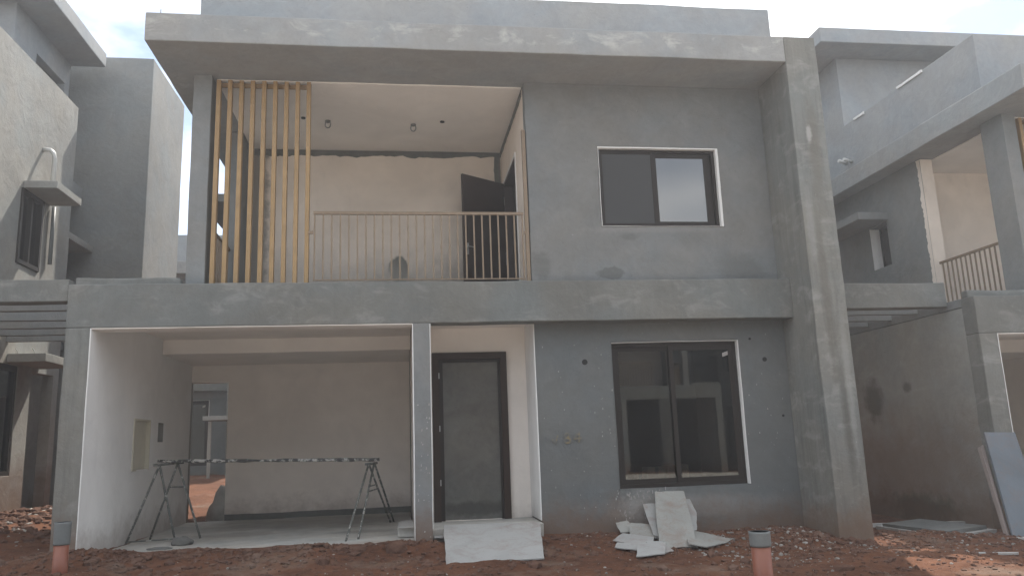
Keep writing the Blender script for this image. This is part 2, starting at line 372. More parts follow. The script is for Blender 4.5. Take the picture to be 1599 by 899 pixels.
# --- balcony
solid('balcony_floor', M_conc, H, [(-3.02, 1.97, 11.3, 14.5, 3.66, 3.83), (-4.4, -3.02, 11.3, 16.4, 3.66, 3.8)], seg=.5)
solid('balcony_back_wall', M_cream, H, [(-2.76, 1.97, 14.35, 14.5, 3.83, 7.07)], seg=.35, wob=.006)
solid('balcony_side_wall', M_cream, H, [(1.97, 2.12, 11.56, 14.5, 3.8, 7.07)], [(1.9, 2.2, 12.5, 14.0, 3.85, 6.28)], seg=.35, wob=.004)
solid('upper_side_wall', M_conc, H, [(-3.02, -2.76, 13.6, 20, 3.8, 7.07)], [(-3.1, -2.7, 14.9, 15.5, 5.2, 6.13)], seg=.4, wob=.008)
solid('balcony_ceiling', M_ceil, H, [(-2.72, 1.95, 11.52, 14.34, 7.045, 7.066)], seg=.16, wob=.008, bevel=0)
# bare strips left between ceiling and walls, ragged edge
def ragged(name, x0, x1, y, ztop, h, axis='x', n=44, seed=1, amp=.03):
    rnd = random.Random(seed); vs = []; fs = []; a = 0
    for i in range(n + 1):
        t = x0 + (x1 - x0) * i / n; a = a * .6 + rnd.uniform(-amp, amp)
        lo = ztop - h + a
        for yy in (y - .006, y + .002):
            for zz in (ztop, lo):
                vs.append((t, yy, zz) if axis == 'x' else ((zz, yy, t) if axis == 'z' else (yy, t, zz)))
    for i in range(n):
        b = i * 4; c = b + 4
        fs += [(b, c, c + 1, b + 1), (b + 1, c + 1, c + 3, b + 3), (b, b + 2, c + 2, c)]
    me = bpy.data.meshes.new(name); me.from_pydata(vs, [], fs); me.update(); return link(name, me, M_dark, H)
ragged('bare_strip', -2.76, 1.97, 14.345, 7.045, .12, 'x', 60, 3, .022)
ragged('bare_strip', 3.9, 7.0, 14.345, 1.955, .13, 'z', 40, 5, .012)
ragged('bare_strip', 11.6, 14.34, 1.963, 7.045, .10, 'y', 34, 6, .012)
def ragged_edge(x, y0, z0, z1, n=70, seed=9):
    rnd = random.Random(seed); vs = []; fs = []; a = 0
    for i in range(n + 1):
        z = z0 + (z1 - z0) * i / n; a = a * .5 + rnd.uniform(-.035, .035)
        for q in ((x, y0, z), (x - .005, y0, z), (x - .005, y0 + .07 + abs(a), z), (x, y0 + .075 + abs(a), z)): vs.append(q)
    for i in range(n):
        b = i * 4; c = b + 4; fs += [(b + 1, c + 1, c + 2, b + 2), (b + 2, c + 2, c + 3, b + 3), (b, c, c + 1, b + 1)]
    me = bpy.data.meshes.new('paint_spill'); me.from_pydata(vs, [], fs); me.update(); return link('paint_spill', me, M_cream, H)
ragged_edge(-3.026, 13.6, 3.83, 7.05)
solid('jamb_lining', M_cream, H, [(-3.02, -2.765, 13.585, 13.6, 3.83, 7.05)], seg=.3, wob=.003, bevel=0)
# sockets in the balcony ceiling
for (x, y) in ((-1.2, 12.96), (.26, 13.04)):
    s = tube('ceiling_ring', M_grey, H, [(x + .045 * math.cos(a), y, 6.975 + .06 * math.sin(a)) for a in [k * math.pi / 6 for k in range(13)]], .010, 6)
    tube('ceiling_socket', M_dark, H, [(x, y, 7.05), (x, y, 7.02)], .045, 12)
for (x, y) in ((-1.6, 12.84), (.76, 12.88)):
    tube('ceiling_socket', M_hole, H, [(x, y, 7.05), (x, y, 7.025)], .04, 12)
# slat screen
sp = box('slat', M_tan, H, -2.693, -2.632, 11.40, 11.50, 3.83, 7.0, bevel=.004)
for i in range(1, 9): share(sp, 'slat', (i * .1645, 0, 0), H)
box('slat_header', M_tan, H, -2.69, -1.32, 11.505, 11.535, 6.93, 7.0)
# railing at the front
RL = boxes('railing', M_rail, H, [(-1.25, 1.88, 11.37, 11.41, 4.90, 4.945), (-1.25, 1.88, 11.38, 11.40, 3.90, 3.92),
                                (-1.32, -1.25, 11.38, 11.40, 4.60, 4.65), (1.88, 1.95, 11.38, 11.40, 4.60, 4.65)])
b0 = box('baluster', M_rail, RL, -1.244, -1.222, 11.379, 11.401, 3.92, 4.90, bevel=0)
for i in range(1, 26): share(b0, 'baluster', (i * .1237, 0, 0), RL)
box('post', M_rail, RL, 1.90, 1.955, 11.36, 11.42, 3.83, 6.28)
# railing at the side
RS = box('side_railing', M_rail, H, -2.92, -2.88, 11.93, 13.6, 4.90, 4.945); box('bottom_rail', M_rail, RS, -2.91, -2.89, 11.93, 13.6, 3.90, 3.92)
b1 = box('baluster', M_rail, RS, -2.911, -2.889, 12.02, 12.042, 3.92, 4.90, bevel=0)
for i in range(1, 13): share(b1, 'baluster', (0, i * .1235, 0), RS)
# balcony door: frame, open leaf
boxes('balcony_door_frame', M_door, H, [(1.955, 2.14, 12.50, 12.54, 3.85, 6.28), (1.955, 2.14, 13.93, 14.0, 3.85, 6.28), (1.955, 2.14, 12.54, 13.93, 6.22, 6.28)])
boxes('door_architrave', M_white, H, [(1.95, 1.968, 12.45, 12.50, 3.85, 6.33), (1.95, 1.968, 12.50, 14.04, 6.28, 6.33)])
dl = box('balcony_door', M_door, H, 0, 1.02, -.022, .022, 0, 2.42, bevel=.004)
dl.location = (1.12, 13.42, 3.86); dl.rotation_euler = (0, 0, math.atan2(.56, .83))
boxes('door_handle', M_chrome, dl, [(.055, .10, -.032, -.022, .93, 1.14), (.06, .19, -.075, -.058, 1.06, 1.08), (.065, .09, -.06, -.032, 1.055, 1.085)])
boxes('hinge', M_chrome, dl, [(.985, 1.01, -.034, -.022, 2.0, 2.16)]); boxes('hinge', M_chrome, dl, [(.985, 1.01, -.034, -.022, .85, 1.1)])
# --- carport
solid('carport_side_wall', M_side, H, [(-4.4, -4.09, 11.3, 16.4, -.6, 3.65)], [(-4.2, -4.0, 12.92, 13.72, 1.30, 2.06), (-4.2, -4.0, 14.16, 14.5, 1.73, 2.05)], seg=.4, wob=.006)
solid('carport_side_lining', M_white, H, [(-4.09, -4.075, 11.0, 16.2, .22, 3.195), (-4.09, -4.075, 11.32, 16.2, 3.195, 3.60)], [(-4.2, -4.0, 12.92, 13.72, 1.30, 2.06), (-4.2, -4.0, 14.16, 14.5, 1.73, 2.05)], seg=.3, wob=.004, bevel=.003)
solid('carport_back_wall', M_cwall, H, [(-3.38, .18, 16.2, 16.4, -.1, 3.65), (-4.09, -3.38, 16.2, 16.4, 2.88, 3.65)], seg=.35, wob=.006)
solid('carport_bulkhead', M_ceil, H, [(-4.08, .18, 14.2, 16.19, 3.21, 3.60)], seg=.3, wob=.005)
solid('carport_ceiling', M_cwall, H, [(-4.09, .18, 11.3, 16.2, 3.66, 3.8 - .16)], seg=.4, wob=.003) if False else None
solid('carport_ceiling', M_cwall, H, [(-4.08, .18, 11.31, 14.2, 3.46, 3.60)], seg=.4, wob=.003, bevel=0)
solid('beam_lining', M_ceil, H, [(-4.075, .17, 11.012, 11.32, 3.186, 3.199)], seg=.3, wob=.004, bevel=0)
solid('wall_base_band', M_dark, H, [(-3.37, .18, 16.185, 16.2, .2, .34)], seg=.12, wob=.012, bevel=0)
box('panel_recess', M_olive, H, -4.15, -4.13, 12.92, 13.72, 1.30, 2.06)
boxes('panel_recess_frame', M_olive, H, [(-4.17, -4.06, 12.90, 12.93, 1.28, 2.08), (-4.17, -4.07, 12.93, 13.72, 2.05, 2.08), (-4.17, -4.07, 13.71, 13.74, 1.28, 2.08), (-4.17, -4.06, 12.93, 13.1, 1.28, 1.31)])
box('switch_recess', M_dark, H, -4.19, -4.17, 14.16, 14.5, 1.73, 2.05)
solid('dividing_wall', M_cwall, H, [(.19, .40, 11.3, 16.2, -.2, 3.60)], seg=.6, wob=.003)
solid('pillar_lining', M_white, H, [(.168, .180, 11.0, 11.6, .24, 3.19)], seg=.25, wob=.004, bevel=.002)
solid('pillar_lining', M_white, H, [(.41, .422, 11.0, 11.9, .40, 3.19)], seg=.25, wob=.004, bevel=.002)
# --- entrance recess
solid('entrance_wall', M_cwall, H, [(.40, 1.97, 12.2, 12.35, 0, 3.60)], [(.49, 1.63, 12, 12.5, .40, 2.885)], seg=.3, wob=.003)
solid('entrance_lining', M_white, H, [(1.955, 1.969, 11.35, 12.2, .40, 3.30)], seg=.25, wob=.005, bevel=.003)
solid('entrance_ceiling', M_ceil, H, [(.42, 1.955, 11.32, 12.2, 3.29, 3.33)], seg=.3, wob=.003)
solid('landing', M_floor, H, [(.41, 1.97, 11.22, 12.6, -.3, .375), (-.06, .18, 11.62, 12.5, .24, .375)], seg=.12, wob=.010, bevel=.008)
DR = boxes('entrance_door', M_brown, H, [(.48, .585, 12.12, 12.3, .38, 2.90), (1.535, 1.64, 12.12, 12.3, .38, 2.90), (.585, 1.535, 12.12, 12.3, 2.795, 2.90)])
box('door_leaf', M_leaf, DR, .60, 1.53, 12.20, 12.24, .385, 2.79, bevel=.004)
boxes('door_rebate', M_bronze, DR, [(.585, .645, 12.17, 12.2, .385, 2.79), (1.50, 1.535, 12.17, 12.2, .385, 2.79), (.645, 1.50, 12.17, 12.2, 2.75, 2.79)])
for z in (.9, 1.7, 2.5): box('hinge', M_chrome, DR, .575, .59, 12.10, 12.115, z, z + .09)
# --- windows
def window(x0, x1, z0, z1, y, fw, mx, kind):
    lin = .05
    o = boxes('window', M_bronze, H, [(x0, x0 + fw, y, y + .07, z0, z1), (x1 - fw, x1, y, y + .07, z0, z1), (x0 + fw, x1 - fw, y, y + .07, z1 - fw, z1), (x0 + fw, x1 - fw, y, y + .07, z0, z0 + fw)])
    if kind == 'low':
        s = .068
        for (a, b, dy) in ((x0 + fw, mx + .06, .035), (mx - .03, x1 - fw, .0)):
            yy = y + .005 + dy
            boxes('sash', M_bronze, o, [(a, a + s, yy, yy + .028, z0 + fw, z1 - fw), (b - s, b, yy, yy + .028, z0 + fw, z1 - fw), (a + s, b - s, yy, yy + .028, z1 - fw - s, z1 - fw), (a + s, b - s, yy, yy + .028, z0 + fw, z0 + fw + s)])
            box('pane', M_glass, o, a + s, b - s, yy + .010, yy + .018, z0 + fw + s, z1 - fw - s, bevel=0)
        slab('sticker', M_gyp, o, [(4.90, y + .003, 2.67), (4.99, y + .003, 2.70), (4.99, y + .003, 2.76), (4.90, y + .003, 2.73)], .004)
    else:
        s = .075; a, b = x0 + fw, mx
        box('screen', M_screen, o, a + .02, b - .02, y + .012, y + .016, z0 + fw + .02, z1 - fw - .02, bevel=0)
        boxes('screen_frame', M_bronze, o, [(a, a + .02, y + .005, y + .03, z0 + fw, z1 - fw), (b - .02, b, y + .005, y + .03, z0 + fw, z1 - fw), (a + .02, b - .02, y + .005, y + .03, z1 - fw - .03, z1 - fw), (a + .02, b - .02, y + .005, y + .03, z0 + fw, z0 + fw + .02)])
        a, b = mx, x1 - fw - .06; yy = y + .032
        boxes('sash', M_bronze, o, [(a, a + s, yy, yy + .028, z0 + fw, z1 - fw), (b - s, b, yy, yy + .028, z0 + fw, z1 - fw), (a + s, b - s, yy, yy + .028, z1 - fw - s, z1 - fw), (a + s, b - s, yy, yy + .028, z0 + fw, z0 + fw + s - .02)])
        box('pane', M_glassm, o, a + s, b - s, yy + .010, yy + .018, z0 + fw + s - .02, z1 - fw - s, bevel=0)
        box('jamb', M_bronze, o, b, x1 - fw, yy + .03, yy + .05, z0 + fw, z1 - fw)
    return o
window(3.135, 5.12, .775, 2.91, 11.44, .058, 4.07, 'low')
window(3.115, 5.045, 4.725, 6.0, 11.42, .045, 4.0, 'up')
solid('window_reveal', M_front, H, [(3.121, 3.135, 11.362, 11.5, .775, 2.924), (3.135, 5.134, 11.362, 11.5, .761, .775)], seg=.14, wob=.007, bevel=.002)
solid('window_reveal', M_white, H, [(5.12, 5.134, 11.355, 11.5, .775, 2.91), (3.135, 5.134, 11.357, 11.5, 2.91, 2.917)], seg=.14, wob=.007, bevel=.002)
solid('window_reveal', M_white, H, [(5.045, 5.085, 11.35, 11.5, 4.725, 6.0), (3.10, 5.085, 11.35, 11.5, 6.0, 6.022), (3.108, 3.115, 11.35, 11.5, 4.725, 6.0), (3.101, 5.085, 11.355, 11.5, 4.720, 4.725)], seg=.14, wob=.007, bevel=.002)
# rooms behind the windows
solid('room', M_dark, H, [(2.2, 6.1, 11.6, 15.6, .1, 3.5)], [(2.35, 5.95, 11.5, 15.4, .25, 3.35)], seg=1.2, wob=0, bevel=0)
solid('room', M_dark, H, [(2.14, 6.1, 11.6, 15.6, 3.6, 6.9)], [(2.25, 5.95, 11.5, 15.4, 3.85, 6.75), (2.1, 2.3, 12.5, 14.0, 3.85, 6.28)], seg=1.2, wob=0, bevel=0)
# holes in the front wall
for (x, z, r) in ((2.71, 2.63, .042), (5.54, 2.61, .034), (5.33, 2.93, .018), (5.75, 1.75, .018)):
    tube('wall_hole', M_hole, H, [(x, 11.350, z), (x, 11.37, z)], r, 14)
# cement splashes under the window, on the wall
rnd = random.Random(5); vs = []; fs = []
for k in range(70):
    x = min(max(rnd.gauss(3.42, .2), 3.0), 3.9); z = .74 - abs(rnd.gauss(0, .26)) ; h = rnd.uniform(.01, .05); w = rnd.uniform(.004, .010)
    if z < .2: continue
    b = len(vs); y = 11.349; vs += [(x - w, y, z), (x + w, y, z + .004), (x + w * .6, y, z + h), (x - w * .5, y, z + h)]; fs.append((b, b + 1, b + 2, b + 3))
for k in range(46):
    x = rnd.choice((rnd.uniform(2.05, 3.05), rnd.uniform(2.9, 3.12), rnd.uniform(5.15, 5.8))); z = rnd.uniform(.35, 3.0); w = rnd.uniform(.003, .008); h = rnd.uniform(.008, .03)
    b = len(vs); y = 11.346; vs += [(x - w, y, z), (x + w, y, z), (x + w * .6, y, z + h), (x - w * .7, y, z + h * .9)]; fs.append((b, b + 1, b + 2, b + 3))
for k in range(26):
    x = rnd.uniform(.2, .39); z = abs(rnd.gauss(1.2, .5)) + .2; w = rnd.uniform(.004, .013); h = rnd.uniform(.01, .04)
    b = len(vs); y = 10.988; vs += [(x - w, y, z), (x + w, y, z + .005), (x + w * .6, y, z + h), (x - w * .5, y, z + h)]; fs.append((b, b + 1, b + 2, b + 3))
me = bpy.data.meshes.new('cement_splash'); me.from_pydata(vs, [], fs); o = link('cement_splash', me, M_gyp, H); tag(o, kind='stuff')
# canopies and side windows
solid('window_canopy', M_conc, H, [(-3.72, -3.02, 14.8, 16.7, 6.16, 6.32)], seg=.4, wob=.006, bevel=.01)
boxes('side_window', M_bronze, H, [(-2.80, -2.77, 14.9, 14.95, 5.2, 6.13), (-2.80, -2.77, 15.45, 15.5, 5.2, 6.13), (-2.80, -2.77, 14.95, 15.45, 6.08, 6.13), (-2.80, -2.77, 14.95, 15.45, 5.2, 5.25)])
box('side_pane', M_glass, H, -2.79, -2.78, 14.95, 15.45, 5.25, 6.08, bevel=0)
solid('side_window_reveal', M_white, H, [(-3.03, -2.81, 15.485, 15.499, 5.2, 6.12)], seg=.3, wob=.002, bevel=0)
solid('window_canopy', M_side, H, [(6.41, 7.0, 15.05, 16.2, 6.19, 6.33)], seg=.3, wob=.006, bevel=.01)
SW = boxes('side_window', M_bronze, H, [(6.30, 6.44, 15.0, 15.07, 4.76, 6.18), (6.30, 6.44, 15.83, 15.9, 4.76, 6.18), (6.30, 6.44, 15.07, 15.83, 6.10, 6.18), (6.30, 6.44, 15.07, 15.83, 4.76, 4.84), (6.30, 6.43, 15.42, 15.48, 4.84, 6.10)])
box('side_pane', M_glass, SW, 6.34, 6.345, 15.07, 15.42, 4.84, 6.10, bevel=0); box('side_pane', M_glass, SW, 6.34, 6.345, 15.48, 15.83, 4.84, 6.10, bevel=0)
solid('window_canopy', M_side, H, [(6.41, 7.05, 15.0, 16.3, 2.93, 3.08)], seg=.3, wob=.006, bevel=.01)
SW = boxes('side_window', M_bronze, H, [(6.30, 6.40, 14.3, 14.38, .95, 2.9), (6.30, 6.40, 15.37, 15.45, .95, 2.9), (6.30, 6.40, 14.38, 15.37, 2.8, 2.9), (6.30, 6.40, 14.38, 15.37, .95, 1.03)])
box('side_pane', M_glass, SW, 6.34, 6.345, 14.38, 15.37, 1.03, 2.8, bevel=0)
tube('vent_pipe', M_pvc, H, [(6.62, 15.75, 6.33), (6.62, 15.75, 7.02), (6.60, 15.74, 7.13), (6.54, 15.73, 7.19), (6.40, 15.72, 7.20)], .045, 10)
tube('vent_pipe', M_grey, H, [(6.47, 16.25, 5.0), (6.47, 16.25, 6.18)], .04, 8)
# pipe stubs near the roof edge on the left
tube('pipe_stub', M_pvc, H, [(-3.05, 16.0, 7.86), (-3.28, 15.95, 7.90)], .04, 8); tube('pipe_stub', M_pvc, H, [(-3.05, 15.8, 7.82), (-3.28, 15.75, 7.86)], .04, 8)
# rear walls so the house is closed
solid('rear_wall', M_conc, H, [(-2.76, 5.9, 19.8, 20, 3.8, 7.07), (-3.2, 5.9, 16.42, 16.6, -.5, 3.6), (-3.2, -3.0, 16.6, 20, -.5, 3.8), (-3.0, 5.9, 19.8, 20, -.5, 3.79)], seg=.8)
solid('terrace_slab', M_conc, H, [(-3.2, 5.75, 16.6, 19.8, 3.62, 3.79)], seg=1.5, wob=0)
solid('carport_floor', M_floor, H, [(-4.075, .168, 10.99, 16.2, -.1, .228)], seg=.14, wob=.012, bevel=.008)
# faded spray number on the front wall
def stroke(pts, w=.012):
    vs = []; fs = []
    for a, b in zip(pts, pts[1:]):
        d = Vector((b[0] - a[0], b[1] - a[1])).normalized() * w; n = Vector((-d.y, d.x)); k = len(vs)
        vs.extend([(a[0] + n.x, 0, a[1] + n.y), (a[0] - n.x, 0, a[1] - n.y), (b[0] - n.x, 0, b[1] - n.y), (b[0] + n.x, 0, b[1] + n.y)]); fs.append((k, k + 1, k + 2, k + 3))
    return vs, fs
vs, fs = [], []
G = [[(0, .05), (.03, 0), (.08, .11)], [(.20, .13), (.15, .10), (.17, .06), (.23, .04), (.22, 0), (.16, 0), (.15, .035), (.22, .09), (.20, .13)],
     [(.34, .0), (.34, .13), (.27, .05), (.38, .05)]]
for gl in G:
    a, b = stroke(gl); k = len(vs); vs += [(2.17 + v[0] * 1.15, 11.346, 1.47 + v[2] * 1.1) for v in a]; fs += [tuple(i + k for i in f) for f in b]
vs = [(v[0], v[1] - .0004 * (i // 4), v[2]) for i, v in enumerate(vs)]
def faded():
    m, t, b = mat_base('faded_ochre_paint', .9); g = N(t); P = g.pos(); n = g.noise(P, 22, 4, .6)
    g.link(g.mix(g.rng(n, .46, .66), (.145, .147, .138), (.25, .19, .09)), b.inputs['Base Color']); return m
me = bpy.data.meshes.new('spray_number'); me.from_pydata(vs, [], fs); link('spray_number', me, faded(), H)

# ================================================================== copies of the house
LAB = {'carton': None}
def copy_house(off, rot=0, label='', skip=(), about=None):
    root = bpy.data.objects.new('concrete_house', None); COL.objects.link(root)
    root.location = off; root.rotation_euler = (0, 0, rot)
    tag(root, label, 'house', 'unfinished houses of the row')
    for ch in [c for c in bpy.data.objects if c.parent == H]:
        base = ch.name.split('.')[0]
        if base in skip: continue
        c = ch.copy(); COL.objects.link(c); c.parent = root
        for g in [d for d in bpy.data.objects if d.parent == ch]:
            d = g.copy(); COL.objects.link(d); d.parent = c
    return root
noscr = ('spray_number', 'cement_splash')
copy_house((13.35, 0, -.30), 0, 'grey plastered house on the right edge, with corner balcony railing and steep roof edge', noscr + ('bare_strip',))
copy_house((-13.35, 0, .30), 0, 'grey plastered house on the left edge, with a window canopy and white bent pipe', noscr)
small = noscr + ('ceiling_ring', 'ceiling_socket', 'wall_hole', 'pipe_stub', 'panel_recess_frame', 'panel_recess', 'switch_recess', 'bare_strip')
rear = small + ('stair_head_wall', 'stair_head_roof', 'stair_tower')
opp = small + ('carport_side_lining', 'carport_floor', 'pillar_lining', 'entrance_lining', 'carport_back_wall', 'carport_bulkhead', 'entrance_wall', 'entrance_ceiling', 'balcony_ceiling', 'beam_lining', 'slat', 'slat_header')
copy_house((-11.5, 16.3, .35), 0, 'far house seen only through the gap at the back of the carport', rear)
copy_house((1.9, 16.3, .35), 0, 'far house directly behind the middle house, hidden by it', rear)
copy_house((23.71, -1.0, 0), math.pi, 'house across the lane, glimpsed mirrored at the right edge of the ground-floor window', opp)
copy_house((10.36, -1.0, 0), math.pi, 'house across the lane whose beam and post are mirrored in the ground-floor window', opp)
copy_house((-2.99, -1.0, 0), math.pi, 'house across the lane behind the viewer, facing the open carport', opp)

for ch in [c for c in bpy.data.objects if c.parent == H and c.name.split('.')[0] in ('jamb_lining', 'paint_spill')]: bpy.data.objects.remove(ch)
# ================================================================== pergolas between the houses
def pergola(x0, x1, yb, z0, z1, ys, label, post=False):
    P = empty('pergola', ((x0 + x1) / 2, yb, 0)); tag(P, label, 'pergola', 'concrete pergolas between houses')
    def fix(o): o.matrix_parent_inverse = Matrix.Translation(-P.location); return o
    fix(solid('beam', M_beam, P, [(x0, x1, yb, yb + .25, z0, z1)], seg=.2, wob=.012, bevel=.012))
    for y in ys: fix(solid('joist', M_conc, P, [(x0 + .002, x1 - .002, y, y + .11, z0 + .01, z1 - .01)], seg=.5, wob=.006, bevel=.006))
    return P
pergola(-6.93, -4.405, 11.03, 3.57, 3.87, [11.78, 12.62, 13.4, 14.15, 14.9], 'concrete pergola of parallel joists at left, beside the carport pillar')
pergola(6.415, 8.94, 11.6, 3.42, 3.83, [12.35, 13.1, 13.85, 14.6], 'concrete pergola bridging the gap at right, beyond the tall column')
# white cement scraps on the right neighbour's parapet edge, wire stubs on the left canopy
for (y0, y1, lb) in ((13.1, 13.9, 'longer white cement scrap on the parapet edge of the right house'), (15.1, 15.5, 'short white cement scrap farther back on the right house parapet')):
    o = slab('cement_scrap', M_white, None, [(10.285, y0, 8.39), (10.285, y1, 8.41), (10.285, y1, 8.455), (10.285, y0, 8.45)], .03, .012, 5); tag(o, lb, 'cement scrap', 'cement scraps on the parapet')
for (x, lb) in ((-6.78, 'left wire stub sticking up from the lower canopy of the left house'), (-6.5, 'right wire stub sticking up from the lower canopy of the left house')):
    o = tube('wire_stub', M_pvc, None, [(x, 15.05, 3.37), (x - .02, 15.05, 3.44), (x - .05, 15.04, 3.47)], .008, 6); tag(o, lb, 'wire', 'wire stubs on the canopy')
BW = solid('added_backdrop_wall', M_mort, None, [(-40, 50, -30.2, -30, -.8, 4.2)], seg=3, wob=.02)  # unseen wall added to keep bright sky out of the window reflection
tag(BW, 'long dark unseen wall added behind the houses across the lane to darken the window reflection', 'wall')
# porch far behind, seen through the carport opening
PO = empty('porch', (-5.6, 26.5, .6)); tag(PO, 'thin concrete canopy on a pale post far behind, seen through the carport opening', 'porch')
for o in (box('canopy', M_side, PO, -6.15, -5.0, 25.9, 27.2, 2.53, 2.66), box('post', M_side, PO, -6.0, -5.91, 26.0, 26.09, .3, 2.50)):
    o.matrix_parent_inverse = Matrix.Translation(-PO.location)

# ================================================================== ground
def ss(a, b, x):
    t = min(1, max(0, (x - a) / (b - a))); return t * t * (3 - 2 * t)
def gz(x, y, fine=True):
    z = .0225 * (6 - x); z = max(-.4, min(.5, z))
    z += .55 * ss(20, 26, y) * (1 if y < 60 else 1)
    z += .12 * ss(9.9, 11.2, y) * (1 - ss(6.0, 7.0, x)) * (1 - ss(11.5, 16, y))
    # heap in the left gap, dirt against the carport slab, heap by the column foot
    z += .42 * math.exp(-((x + 6.3) ** 2 / 1.6 + (y - 15.8) ** 2 / 6.5))
    z += .10 * math.exp(-((x + 4.0) ** 2 / .25 + (y - 10.75) ** 2 / .10))
    z += .08 * math.exp(-((x - .0) ** 2 / .35 + (y - 10.7) ** 2 / .05))
    z += .16 * math.exp(-((x - 5.2) ** 2 / .45 + (y - 10.4) ** 2 / .35))
    z += .10 * math.exp(-((x - 7.3) ** 2 / .5 + (y - 10.4) ** 2 / .12))
    z += .05 * math.exp(-((x - 3.9) ** 2 / .5 + (y - 10.6) ** 2 / .1))
    if fine:
        q = Vector((x, y, 0)); amp = 1.0
        if 11.35 < y < 16.3 and -4.1 < x < 5.9: amp = .2
        z += noise.noise(q * .35) * .06 + amp * (noise.noise(q * 1.3 + Vector((5, 0, 0))) * .045 + noise.noise(q * 4.2) * .022 + noise.noise(q * 11) * .010 + abs(noise.noise(q * 2.2 + Vector((0, 9, 3)))) * .03 - .02)
    if 11.0 < y < 16.3 and -4.1 < x < .2: z = min(z, .17)
    return z
def axis(lo, hi, step, far):
    v = []; x = lo
    while x <= hi: v.append(x); x += step
    s = step; a = lo; L = []
    while a > -far: s *= 1.35; a -= s; L.append(a)
    s = step; b = v[-1]; Rr = []
    while b < far: s *= 1.35; b += s; Rr.append(b)
    return L[::-1] + v + Rr
xs = axis(-9, 11, .055, 170); ys = axis(6.6, 13.2, .04, 170)
vs = [(x, y, gz(x, y)) for y in ys for x in xs]; nx = len(xs)
fs = [(j * nx + i, j * nx + i + 1, (j + 1) * nx + i + 1, (j + 1) * nx + i) for j in range(len(ys) - 1) for i in range(nx - 1)]
me = bpy.data.meshes.new('ground'); me.from_pydata(vs, [], fs); me.update()
g = link('ground', me, M_earth, None, 0, True); tag(g, kind='structure', label='bare red earth of the building site')
# unseen pale lane under the viewer, added to bounce sunlight into the ceilings
M_lane = earth('lane_bounce', (.44, .40, .35), (.62, .58, .52))
lv = [(x, y, gz(x, y, False) + .10) for y in (-9.5, -6, -2, 2, 5.6) for x in range(-120, 121, 8)]
lf = [(j * 31 + i, j * 31 + i + 1, (j + 1) * 31 + i + 1, (j + 1) * 31 + i) for j in range(4) for i in range(30)]
me = bpy.data.meshes.new('lane'); me.from_pydata(lv, [], lf); me.update(); tag(link('lane', me, M_lane), kind='structure', label='unseen pale lane in front of the houses, added to bounce light')

# ---- loose stones and clods (uncountable)
def rocks(name, mat, spots, label, seed):
    rnd = random.Random(seed); vs = []; fs = []
    ico = bmesh.new(); bmesh.ops.create_icosphere(ico, subdivisions=1, radius=1); iv = [v.co.copy() for v in ico.verts]; ifc = [[v.index for v in f.verts] for f in ico.faces]; ico.free()
    for (cx, cy, sx, sy, n, r0, r1) in spots:
        for k in range(n):
            x = rnd.gauss(cx, sx) if sx < 5 else rnd.uniform(cx - sx / 2, cx + sx / 2)
            y = rnd.gauss(cy, sy) if sx < 5 else rnd.uniform(cy - sy / 2, cy + sy / 2)
            if -4.0 < x < 5.85 and y > 11.3: continue
            if -4.4 < x < 1.95 and y > 10.95: continue
            if 5.85 < x < 6.45 and y > 10.35: continue
            if .5 < x < 1.75 and y > 9.8: continue
            r = r0 + (r1 - r0) * rnd.random() ** 3; z = gz(x, y) + r * .15; ang = rnd.uniform(0, 6.28); sc = (rnd.uniform(.7, 1.5), rnd.uniform(.6, 1.1), rnd.uniform(.4, .9))
            b = len(vs); off = Vector((x * 7, y * 7, k))
            for v in iv:
                d = 1 + .45 * noise.noise(v * 1.3 + off); p = Vector((v.x * sc[0], v.y * sc[1], v.z * sc[2])) * r * d
                vs.append((x + p.x * math.cos(ang) - p.y * math.sin(ang), y + p.x * math.sin(ang) + p.y * math.cos(ang), z + p.z))
            fs += [tuple(i + b for i in f) for f in ifc]
    me = bpy.data.meshes.new(name); me.from_pydata(vs, [], fs); me.update(); o = link(name, me, mat); return tag(o, label, name.replace('_', ' '), kind='stuff')
rocks('earth_clods', M_clod, [(1, 9.6, 15, 3.0, 260, .03, .085), (-2.2, 10.6, 1.2, .2, 90, .02, .07), (1, 9.3, 16, 3.6, 5200, .006, .035), (1, 10.4, 14, 1.0, 1600, .008, .05), (-6.0, 14.5, .9, 1.5, 1200, .012, .09), (7.6, 10.2, .9, .6, 700, .008, .05), (5.2, 10.2, .6, .45, 600, .008, .05), (-3.6, 10.6, .4, .15, 200, .01, .05), (3.6, 11.2, 1.5, .12, 900, .008, .04), (-1.8, 10.85, 1.6, .1, 700, .008, .035)], 'scattered red clods and crumbs all over the bare ground', 11)
rocks('stone_chips', M_chip, [(1, 9.6, 16, 3.0, 420, .004, .022), (5.1, 10.2, .6, .4, 520, .004, .034), (-6.0, 14.3, .9, 1.5, 260, .01, .05), (4.4, 9.5, .5, .5, 200, .005, .02), (7.4, 9.9, .8, .5, 150, .006, .03), (3.6, 11.15, 1.4, .1, 160, .005, .02)], 'pale stone and mortar chips, thickest near the column foot', 12)

